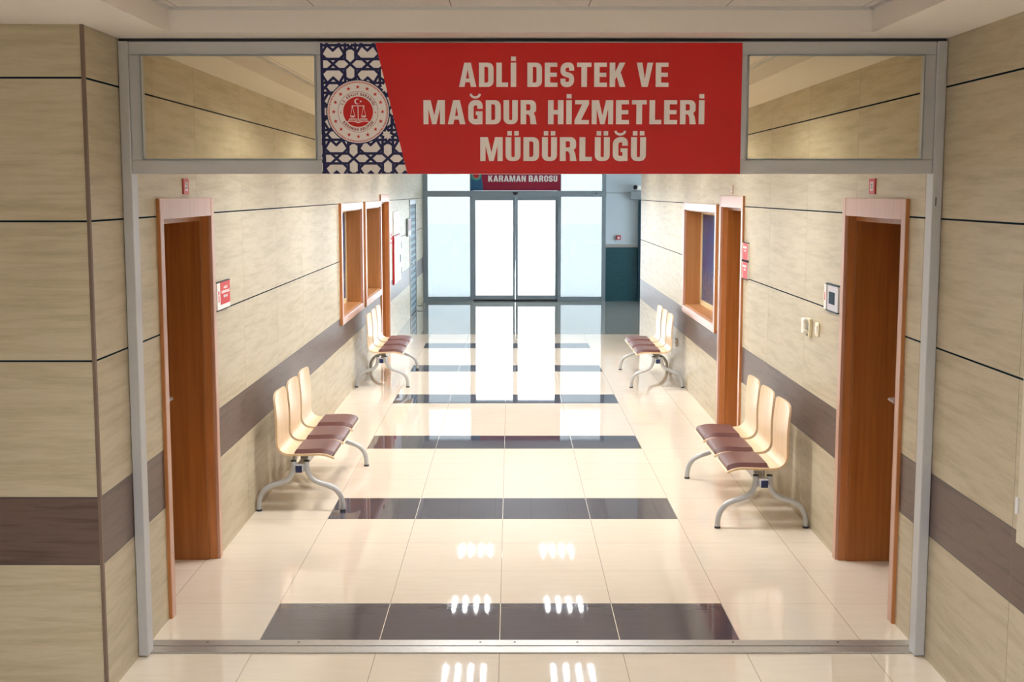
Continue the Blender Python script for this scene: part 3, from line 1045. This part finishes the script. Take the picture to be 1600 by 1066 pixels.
ec = px(558.5, 174.3)
K = (SX1 - SX0) / 660.0           # metres per print unit
ex, ey = ec
mb = MB(); mb.flat([[circle(ex, ey, 50.0 * K, 96)]], fr, .022, .0250)
em = mb.build('emblem', M['sign_navy'], root)
mb = MB(); mb.flat([[circle(ex, ey, 48.4 * K, 96)]], fr, .0245, .0262); mb.build('emblem_disc', M['sign_white'], em)
sh = []
for i in range(110):
    a = 2 * math.pi * i / 110
    d = .035
    r0, r1 = 44.6 * K, 47.0 * K
    sh.append([[(ex + r0 * math.cos(a), ey + r0 * math.sin(a)), (ex + r0 * math.cos(a + .028), ey + r0 * math.sin(a + .028)),
                (ex + r1 * math.cos(a + d + .028), ey + r1 * math.sin(a + d + .028)), (ex + r1 * math.cos(a + d), ey + r1 * math.sin(a + d))]])
for i in range(16):
    a = math.pi / 2 + 2 * math.pi * i / 16
    sh.append([star(ex + 38.3 * K * math.cos(a), ey + 38.3 * K * math.sin(a), 3.4 * K)])
for a in (math.pi + .03, -.03):
    sh.append([circle(ex + 27.4 * K * math.cos(a), ey + 27.4 * K * math.sin(a), 1.0 * K, 12)])
sh.append([circle(ex, ey, 23.4 * K, 72)])
mb = MB(); mb.flat(sh, fr, .0255, .0272); mb.build('emblem_red_print', M['sign_red'], em)
sh = [[circle(ex, ey, 31.7 * K, 72), circle(ex, ey, 31.2 * K, 72)[::-1]]]
sh += ring_text('T.C. ADALET BAKANLIĞI', ex, ey, 25.4 * K, 4.3 * K, math.pi / 2, 2.36)
sh += ring_text('KARAMAN ADLİYESİ', ex, ey, 29.6 * K, 4.3 * K, -math.pi / 2, 1.95, False)
mb = MB(); mb.flat(sh, fr, .0255, .0270); mb.build('emblem_lettering', plain('dusky_red_print', srgb(150, 60, 66), 0.5), em)
# crescent and star, scales, open book
E = lambda u, v: (ex + u * K, ey - v * K)
cres = [E(-1.2 + 4.4 * math.cos(a), -16 + 4.4 * math.sin(a)) for a in [math.radians(38 + i * 284 / 24) for i in range(25)]]
cres += [E(.0 + 3.5 * math.cos(a), -16 + 3.5 * math.sin(a)) for a in [math.radians(322 - 4 - i * 276 / 24) for i in range(25)]]
sh = [[cres], [star(*E(4.4, -16), 2.0 * K, rot=math.pi)]]
ln = lambda a, b, w: sh.append([quad(E(*a), E(*b), w * K)])
ln((-9.4, -9.2), (9.4, -9.2), 1.1); ln((0, -9), (0, 12.5), 1.3)
ln((-9.4, -9.4), (-9.4, -6.5), .9); ln((9.4, -9.4), (9.4, -6.5), .9)
for s in (-1, 1):
    ln((s * 8.6, -8.5), (s * 11.8, 6), .55); ln((s * 8.6, -8.5), (s * 5.4, 6), .55)
    c = [E(s * 8.6 + 4.2 * math.cos(a), 6 + 2.2 * math.sin(a)) for a in [math.pi * i / 8 for i in range(9)]]
    sh.append([c])
    for k, (o_, th_) in enumerate(((8.2, .9), (10.4, .9), (12.8, 1.3))):
        prev = None
        for i in range(7):
            t = i / 6
            p = (s * (1.2 + t * (12.5 + k * 1.7)), o_ + 3.6 - 4.2 * math.sin(t * 1.9) + t * 3.2)
            if prev:
                ln(prev, p, th_)
            prev = p
ln((-1.6, 15.6), (0, 17.2), 1.2); ln((1.6, 15.6), (0, 17.2), 1.2)
mb = MB(); mb.flat(sh, fr, .0265, .0284); mb.build('emblem_scales', M['sign_white'], em)

# ------------------------------------------------------------------ far sign above the sliding doors
FX0, FX1, FZ0, FZ1 = -.81, 1.01, 2.252, 2.90
YF = YE - .065
root = thing('sign_board', ((FX0 + FX1) / 2, YF, FZ0), 'small maroon sign reading KARAMAN BAROSU above the sliding glass doors', 'sign')
fr2 = lambda u, v, d: (u, YF - d, v)
mb = MB(); mb.box(FX0, FX1, YF - .02, YF, FZ0, FZ1, .002); mb.build('panel', M['teal_print'], root)
mb = MB(); mb.flat([[[(-.555, FZ0), (FX1, FZ0), (FX1, FZ1), (-.635, FZ1)]]], fr2, .019, .0225); mb.build('red_field', M['maroon'], root)
sh = text('KARAMAN BAROSU', -.455, .945, 2.43, .125, .10, .34)
mb = MB(); mb.flat(sh, fr2, .022, .026); mb.build('lettering', M['sign_white'], root)
sh = []
for i in range(12):
    for j in range(24):
        u, v = FX0 + .02 + i * .022 + (j % 2) * .011, FZ0 + .012 + j * .018
        if u < -.575 - (v - FZ0) * .12 and (u + .70) ** 2 + (v - 2.56) ** 2 > .012:
            sh.append([[(u - .007, v), (u, v - .006), (u + .007, v), (u, v + .006)]])
mb = MB(); mb.flat(sh, fr2, .019, .0215); mb.build('lattice_print', M['sign_navy'], root)
mb = MB(); mb.flat([[circle(-.70, 2.56, .105, 40), circle(-.70, 2.56, .078, 40)[::-1]]], fr2, .02, .024); mb.build('emblem_ring', M['green_print'], root)
mb = MB(); mb.flat([[circle(-.70, 2.56, .078, 40)]], fr2, .02, .024); mb.build('emblem', M['sign_grey'], root)
mb = MB(); mb.flat([[circle(-.70, 2.56, .055, 40)]], fr2, .023, .025); mb.build('emblem_disc', M['red_paint'], root)


# ------------------------------------------------------------------ benches
def smooth_path(pts, n=6):
    out = []
    P = [Vector(p) for p in pts]
    for i in range(len(P) - 1):
        p0, p1, p2, p3 = P[max(i - 1, 0)], P[i], P[i + 1], P[min(i + 2, len(P) - 1)]
        for k in range(n):
            t = k / n
            out.append(0.5 * ((2 * p1) + (p2 - p0) * t + (2 * p0 - 5 * p1 + 4 * p2 - p3) * t * t + (3 * p1 - p0 - 3 * p2 + p3) * t ** 3))
    out.append(P[-1])
    return out


PROFILE = smooth_path([(.127, 0, .825), (.138, 0, .74), (.148, 0, .65), (.152, 0, .56), (.153, 0, .49), (.160, 0, .452), (.182, 0, .422),
                       (.222, 0, .404), (.30, 0, .400), (.38, 0, .402), (.45, 0, .404), (.495, 0, .398), (.530, 0, .386), (.552, 0, .374)], 5)


def profile_frames():
    n = len(PROFILE)
    out = []
    for i, p in enumerate(PROFILE):
        t = (PROFILE[min(i + 1, n - 1)] - PROFILE[max(i - 1, 0)]).normalized()
        out.append((p, Vector((-t.z, 0, t.x)) * -1 if False else Vector((-t.z, 0, t.x))))
    return out


def half_width(s, total):
    """rounded corners at the top of the back and at the front lip"""
    hw, r = .226, .055
    if s < r:
        return hw - r + math.sqrt(max(0, r * r - (r - s) ** 2))
    r2 = .018
    if total - s < r2:
        return hw - r2 + math.sqrt(max(0, r2 * r2 - (r2 - total + s) ** 2))
    return hw


def shell_mesh(yc):
    bm = bmesh.new()
    fr_ = profile_frames()
    lens = [0]
    for a, b in zip(PROFILE, PROFILE[1:]):
        lens.append(lens[-1] + (b - a).length)
    tot = lens[-1]
    # finer stations near the top for the rounded corners
    st_ = [0, .004, .012, .022, .034, .048] + [l for l in lens if l > .06 and l < tot - .02] + [tot - .014, tot - .006, tot]

    def at(s):
        for i in range(len(lens) - 1):
            if s <= lens[i + 1] + 1e-9:
                t = (s - lens[i]) / max(1e-9, lens[i + 1] - lens[i])
                return fr_[i][0].lerp(fr_[i + 1][0], t), fr_[i][1].lerp(fr_[i + 1][1], t).normalized()
        return fr_[-1]
    nx = 10
    A, B = [], []
    for s in st_:
        p, n = at(s)
        hw = half_width(s, tot)
        ra, rb = [], []
        for j in range(nx + 1):
            f = -1 + 2 * j / nx
            # slight hollow across the back
            cup = .012 * f * f * max(0, 1 - s / .34)
            q = p + Vector((cup, yc + hw * f, 0))
            ra.append(bm.verts.new(q + n * .007)); rb.append(bm.verts.new(q - n * .007))
        A.append(ra); B.append(rb)
    for i in range(len(st_) - 1):
        for j in range(nx):
            bm.faces.new((A[i][j], A[i][j + 1], A[i + 1][j + 1], A[i + 1][j]))
            bm.faces.new((B[i][j], B[i + 1][j], B[i + 1][j + 1], B[i][j + 1]))
        for j in (0, nx):
            bm.faces.new((A[i][j], A[i + 1][j], B[i + 1][j], B[i][j]))
    for i in (0, len(st_) - 1):
        for j in range(nx):
            bm.faces.new((A[i][j], A[i][j + 1], B[i][j + 1], B[i][j]))
    m = MB(); m.bm.free(); m.bm = bm
    return m, at, tot, lens


def cushion_mesh(yc, at, tot, lens):
    bm = bmesh.new()
    s0 = .505
    s1 = tot - .012
    ns, nx, hw = 26, 14, .205
    A, B = [], []
    for i in range(ns + 1):
        f = i / ns
        s = s0 + (s1 - s0) * f
        p, n = at(s)
        ra, rb = [], []
        for j in range(nx + 1):
            g = -1 + 2 * j / nx
            g = math.copysign(abs(g) ** .8, g)
            es = min(f, 1 - f) * (s1 - s0)
            eg = (1 - abs(g)) * hw
            rr = .022
            k = math.sqrt(max(0, 1 - max(0, 1 - es / rr) ** 2)) * math.sqrt(max(0, 1 - max(0, 1 - eg / rr) ** 2))
            q = p + Vector((0, yc + hw * g, 0))
            ra.append(bm.verts.new(q + n * (.0085 + .026 * k))); rb.append(bm.verts.new(q + n * .0070))
        A.append(ra); B.append(rb)
    for i in range(ns):
        for j in range(nx):
            bm.faces.new((A[i][j], A[i][j + 1], A[i + 1][j + 1], A[i + 1][j]))
            bm.faces.new((B[i][j], B[i + 1][j], B[i + 1][j + 1], B[i][j + 1]))
        for j in (0, nx):
            bm.faces.new((A[i][j], A[i + 1][j], B[i + 1][j], B[i][j]))
    for i in (0, ns):
        for j in range(nx):
            bm.faces.new((A[i][j], A[i][j + 1], B[i][j + 1], B[i][j]))
    m = MB(); m.bm.free(); m.bm = bm
    return m


def make_bench():
    """wall side at x=0, front towards +x, centred on y=0"""
    root = empty('waiting_bench')
    BX = .313
    for i in (-1, 0, 1):
        yc = i * .525
        m, at, tot, lens = shell_mesh(yc)
        sh_ = m.build('seat_shell', M['ply'], root, local=True, smooth=True)
        c = cushion_mesh(yc, at, tot, lens).build('cushion', M['leather'], sh_, local=True, smooth=True)
        c['label'] = 'burgundy seat cushion'
        b = MB(); b.box(BX - .10, BX + .10, yc - .05, yc + .05, .382, .394, .002)
        b.box(BX - .028, BX + .028, yc - .03, yc + .03, .336, .384)
        b.build('seat_bracket', M['steel_paint'], root, local=True)
    b = MB(); b.box(BX - .024, BX + .024, -.80, .80, .287, .338, .004)
    beam = b.build('beam', M['steel_paint'], root, local=True)
    for s in (-1, 1):
        b = MB(); b.box(BX - .023, BX + .023, s * .80, s * .808, .288, .337, .003)
        e = b.build('end_cap', M['navy_plastic'], beam, local=True)
        e['label'] = 'navy blue end cap'
    half = [(.046, .355), (.047, .315), (.058, .268), (.088, .226), (.14, .200), (.195, .183), (.245, .155), (.278, .110), (.292, .060), (.294, .012)]
    for sy in (-1, 1):
        for sx in (-1, 1):
            y = sy * .737
            pth = smooth_path([(BX + sx * u, y, z) for u, z in half], 4)
            b = MB(); b.tube(pth, .0185, 16)
            b.box(BX + sx * .022, BX + sx * .034, y - .03, y + .03, .290, .335)
            lg = b.build('leg', M['steel_paint'], root, local=True, smooth=True)
            b = MB(); b.tube([(BX + sx * .294, y, 0), (BX + sx * .294, y, .014)], .0205, 16)
            f = b.build('foot_cap', M['rubber'], lg, local=True, smooth=True)
            b = MB(); b.tube([(BX + sx * .046, y, .354), (BX + sx * .046, y, .362)], .0195, 16)
            b.build('tube_cap', M['rubber'], lg, local=True, smooth=True)
    return root


GR = 'three-seat plywood waiting benches along the corridor walls'
bench = make_bench()
spots = [(L + .006, 9.475, 0, 'three-seat plywood bench with burgundy pads by the left wall, nearer the camera'),
         (L + .006, 15.17, 0, 'three-seat plywood bench under the niches on the left wall, farther away'),
         (R - .006, 9.02, math.pi, 'three-seat plywood bench with burgundy pads by the right wall, nearer the camera'),
         (R - .006, 15.13, math.pi, 'three-seat plywood bench by the right wall beyond the wide niche, farther away')]
for i, (x, y, rz, lab) in enumerate(spots):
    o = bench if i == 0 else copy_tree(bench)
    o.location = (x, y, 0)
    o.rotation_euler = (0, 0, rz)
    tag(o, lab, 'bench', GR)


# ------------------------------------------------------------------ wall signs and fittings
def room_plate(sd, yl, z0, num, label, w=.115, h=.085, mat='red_paint'):
    f = sd.frame(yl, z0)
    r = thing('room_number_plate', f(w / 2, 0, 0), label, 'sign', 'room number plates above the doors')
    m = MB(); a, b = f(0, 0, -.001), f(w, h, .008)
    m.box(a[0], b[0], a[1], b[1], a[2], b[2], .002); m.build('plate', M[mat], r)
    m = MB(); m.flat([[rect(w * .26, h * .22, w * .74, h * .78)]], f, .007, .0095); m.build('number_field', M['sign_white'], r)
    m = MB(); m.flat(text(num, w * .34, w * .66, h * .30, h * .40), f, .009, .0105); m.build('number', M['sign_grey'], r)


room_plate(LS, 6.99, 2.212, '33', 'small red room number plate above the nearest left door')
room_plate(RS, 7.10, 2.212, '31', 'small red room number plate above the nearest right door')
room_plate(RS, 11.56, 2.205, '1', 'small pale pinkish room number plate above the farther right door', .10, .08, 'pale_pink')


def door_sign(sd, yl, z0, w, h, lines, label, foot=True, group=None):
    f = sd.frame(yl, z0)
    r = thing('door_sign', f(w / 2, 0, 0), label, 'sign', group)
    m = MB(); a, b = f(0, 0, -.001), f(w, h, .014)
    m.box(a[0], b[0], a[1], b[1], a[2], b[2]); m.build('plate', M['sign_white'], r)
    for z_a, z_b in ((-.006, 0), (h, h + .006)):
        m = MB(); a, b = f(0, z_a, 0), f(w, z_b, .017)
        m.box(a[0], b[0], a[1], b[1], a[2], b[2])
        m.build('edge_rail', M['gasket'], r)
    v0 = .17 * h if foot else 0.0
    m = MB(); m.flat([[rect(w * .24, v0, w - .002, h)]], f, .013, .0155); m.build('red_field', M['sign_red'], r)
    sh = []
    k = len(lines)
    for i, (t, fw) in enumerate(lines):
        cx = w * .62
        sh += text(t, cx - w * fw / 2, cx + w * fw / 2, h - (h - v0) * (.20 + .20 * (i + .55)), (h - v0) * .12)
    m = MB(); m.flat(sh, f, .015, .0170); m.build('lettering', M['sign_white'], r)
    m = MB(); m.flat([[rect(w * .09, h * .28, w * .15, h * .52)], [circle(w * .12, h * .62, w * .04, 16)]], f, .0135, .0150); m.build('side_print', M['sign_red'], r)


door_sign(LS, 7.69, 1.508, .345, .165, (('ADLİ', .30), ('GÖRÜŞME'.replace('Ş', 'S'), .62), ('ODASI', .32)), 'red and white door sign beside the nearest left door')
door_sign(RS, 10.915, 1.655, .275, .14, (('MAĞDUR', .56), ('ODASI', .30)), 'upper of two red signs beside the farther right door', False, 'pair of red door signs')
door_sign(RS, 10.915, 1.497, .275, .14, (('DESTEK', .56), ('ODASI', .30)), 'lower of two red signs beside the farther right door', False, 'pair of red door signs')

# empty sign holder half behind the right casing
f = RS.frame(7.975, 1.497)
r = thing('sign_holder', f(.15, 0, 0), 'white sign holder with empty dark slot beside the nearest right door', 'sign')
m = MB(); a, b = f(.05, 0, -.001), f(.31, .155, .016); m.box(a[0], b[0], a[1], b[1], a[2], b[2]); m.build('plate', plain('pale_grey_plate', srgb(206, 204, 210), .4), r)
m = MB(); a, b = f(0, 0, -.001), f(.055, .155, .024); m.box(a[0], b[0], a[1], b[1], a[2], b[2], .002); m.build('side_strip', M['sign_white'], r)
m = MB(); m.flat([[rect(.02, .055, .034, .105)]], f, .0235, .0250); m.build('side_print', M['sign_red'], r)
m = MB(); m.flat([[rect(.095, .04, .235, .115)]], f, .0155, .0172); m.build('slot', M['slot'], r)
for z_a, z_b in ((-.008, 0), (.155, .163)):
    m = MB(); a, b = f(.02, z_a, 0), f(.31, z_b, .02); m.box(a[0], b[0], a[1], b[1], a[2], b[2])
    m.build('edge_rail', M['teal_metal'], r)

# intercom handset and light switch
r = thing('wall_intercom', (R, 8.47, 1.275), 'cream intercom with handset on the right wall', 'intercom')
m = MB(); RS.box(m, 8.355, 8.455, 1.268, 1.392, 0, .022, .005); m.build('base', M['cream_plastic'], r)
m = MB(); RS.box(m, 8.375, 8.44, 1.300, 1.385, .034, .056, .010); RS.box(m, 8.372, 8.443, 1.362, 1.394, .019, .058, .010); RS.box(m, 8.372, 8.443, 1.292, 1.322, .019, .057, .010)
m.build('handset', M['white_plastic'], r)
m = MB(); RS.box(m, 8.39, 8.42, 1.275, 1.288, .021, .030, .003); m.build('cradle_button', M['grey_paint'], r)
r = thing('light_switch', (R, 8.21, 1.30), 'cream light switch on the right wall beside the intercom', 'switch')
m = MB(); RS.box(m, 8.150, 8.235, 1.296, 1.384, 0, .012, .004); m.build('plate', M['cream_plastic'], r)
m = MB(); RS.box(m, 8.168, 8.218, 1.315, 1.365, .011, .018, .003); m.build('rocker', M['white_plastic'], r)
r = thing('wall_socket', (R, 15.17, .385), 'white socket low on the right wall behind the farther bench', 'socket')
m = MB(); RS.box(m, 15.12, 15.22, .385, .475, 0, .022, .005); m.build('plate', M['white_plastic'], r)
m = MB(); m.tube([(R - .021, 15.17, .43), (R - .026, 15.17, .43)], .022, 18); m.build('socket_face', M['cream_plastic'], r, smooth=True)

# fire hose cabinet, sign above, red sticker, plate by metal door
r = thing('fire_cabinet', (L, 19.86, .82), 'red sided fire hose cabinet with white door on the left wall', 'cabinet')
m = MB(); LS.box(m, 19.30, 20.42, .82, 1.56, .0006, .026, .002); m.build('box', M['red_paint'], r)
m = MB(); LS.box(m, 19.32, 20.40, .84, 1.54, .025, .036, .003); d = m.build('door', M['white_paint'], r)
WLOC[d.name] = Vector((0, 0, 0))
m = MB(); LS.box(m, 20.18, 20.27, 1.12, 1.24, .035, .050, .004); h = m.build('latch', M['grey_paint'], d)
for z in (.98, 1.38):
    m = MB(); m.tube([(L + .034, 20.412, z - .05), (L + .034, 20.412, z + .05)], .012, 8); m.build('hinge', M['grey_paint'], r)
m = MB(); LS.box(m, 19.42, 20.30, 1.585, 1.925, -.001, .02, .002); o = m.build('blank_sign', M['white_paint'])
tag(o, 'plain white panel on the left wall above the fire cabinet', 'sign')
r = thing('fire_notice', (L, 19.10, 1.43), 'small cream sheet with red lettering beside the fire cabinet', 'notice')
m = MB(); LS.box(m, 18.94, 19.24, 1.43, 1.63, 0, .004); m.build('plate', plain('clear_cream_sheet', srgb(190, 180, 156), .4), r)
f = LS.frame(18.94, 1.43)
sh = text('ACİL', .03, .27, .138, .040) + text('YANGIN', .03, .27, .078, .040) + text('DOLABI', .03, .27, .018, .040)
m = MB(); m.flat(sh, f, .004, .0055); m.build('lettering', M['sign_red'], r)
r = thing('projecting_sign', (L, 22.0, 1.47), 'grey plate with pinkish panel beside the far metal door', 'sign')
m = MB(); LS.box(m, 21.84, 22.50, 1.465, 1.765, -.001, .035, .003); m.build('plate', M['grey_paint'], r)
m = MB(); LS.box(m, 21.90, 22.47, 1.56, 1.745, .034, .038); m.build('print_field', plain('dusty_pink_print', srgb(160, 120, 128), .5), r)
m = MB(); LS.box(m, 21.90, 22.47, 1.475, 1.545, .034, .038); m.build('white_field', M['sign_white'], r)

# alarm button and camera in the lobby
r = thing('fire_alarm_button', (2.20, YE, 1.25), 'small red fire alarm button on the pale lobby wall', 'alarm')
m = MB(); m.box(2.155, 2.245, YE - .05, YE + .001, 1.255, 1.345, .006); m.build('box', M['red_paint'], r)
m = MB(); m.box(2.176, 2.224, YE - .055, YE - .049, 1.27, 1.318); m.build('break_glass', M['sign_white'], r)
r = thing('security_camera', (2.55, YE, 2.09), 'white bullet security camera on a grey box on the lobby wall', 'camera')
m = MB(); m.box(2.43, 2.75, YE - .13, YE + .001, 2.07, 2.235, .012); m.build('junction_box', M['grey_paint'], r)
m = MB(); m.tube([(2.68, YE - .10, 2.30), (2.53, YE - .22, 2.315)], .048, 18); hs = m.build('housing', M['white_plastic'], r, smooth=True)
m = MB(); m.tube([(2.535, YE - .215, 2.3145), (2.50, YE - .243, 2.318)], .042, 18); m.build('lens', M['black'], r, smooth=True)
m = MB(); m.tube([(2.62, YE - .10, 2.23), (2.62, YE - .14, 2.29)], .02, 10); m.build('bracket', M['grey_paint'], r, smooth=True)

# cabinet on the right wall at the picture's edge
r = thing('electrical_cabinet', (R, 4.35, .86), 'ivory wall cabinet with metal hinge at the right picture edge', 'cabinet')
m = MB(); RS.box(m, 3.9, 4.845, .865, 1.62, .0006, .02, .003); m.build('box', M['cabinet'], r)
m = MB(); RS.box(m, 3.92, 4.805, .885, 1.60, .019, .030, .003); m.build('door', M['cabinet'], r)
m = MB(); m.tube([(R - .028, 4.828, .985), (R - .028, 4.828, 1.05)], .009, 12); m.build('hinge', M['chrome'], r, smooth=True)


# ------------------------------------------------------------------ ceiling lights: four tubes behind a louvre
def make_light(tube_mat, label, group):
    r = empty('ceiling_light')
    tag(r, label, 'ceiling light', group)
    H = .295
    b = MB()
    b.box(-H, H, -H, H, -.004, 0); b.box(-H, -H + .010, -H, H, -.085, -.004); b.box(H - .010, H, -H, H, -.085, -.004)
    b.box(-H + .010, H - .010, -H, -H + .010, -.085, -.004); b.box(-H + .010, H - .010, H - .010, H, -.085, -.004)
    b.build('housing', M['white_paint'], r, local=True)
    b = MB(); g = H - .011
    b.box(-g, g, -g, g, -.010, -.0045)
    b.box(-g, -g + .004, -g, g, -.084, -.010); b.box(g - .004, g, -g, g, -.084, -.010)
    b.box(-g + .004, g - .004, -g, -g + .004, -.084, -.010); b.box(-g + .004, g - .004, g - .004, g, -.084, -.010)
    b.build('reflector', M['reflector'], r, local=True)
    for i in range(4):
        x = -.21 + i * .14
        b = MB(); b.tube([(x, -.27, -.03), (x, .27, -.03)], .017, 10)
        b.build('tube', tube_mat, r, local=True, smooth=True)
    b = MB()
    for x in (-.14, 0, .14):
        b.box(x - .004, x + .004, -H + .016, H - .016, -.084, -.060)
    for i in range(7):
        y = -.245 + i * .0817
        b.box(-H + .016, H - .016, y - .002, y + .002, -.083, -.066)
    b.build('louvre', M['reflector'], r, local=True)
    return r


GL = 'square louvred ceiling lights over the corridor, seen mirrored in the floor'
lt = make_light(M['tube'], 'square four-tube louvred ceiling light mirrored in the glossy corridor floor', GL)
k = 0
for y in (18.03, 15.60, 13.25, 10.85, 8.45):
    for x in (-.51, .68):
        o = lt if k == 0 else copy_tree(lt)
        o.location = (x, y, TRAY)
        k += 1
lh = make_light(M['hall_tube'], 'unseen square four-tube louvred ceiling light added in the front hall', 'unseen square ceiling lights added in the front hall')  # fixtures out of view, put in to light the front hall
k = 0
for y in (3.0, 0.6, -1.8):
    for x in (-.51, .68):
        o = lh if k == 0 else copy_tree(lh)
        o.location = (x, y, TRAY)
        k += 1
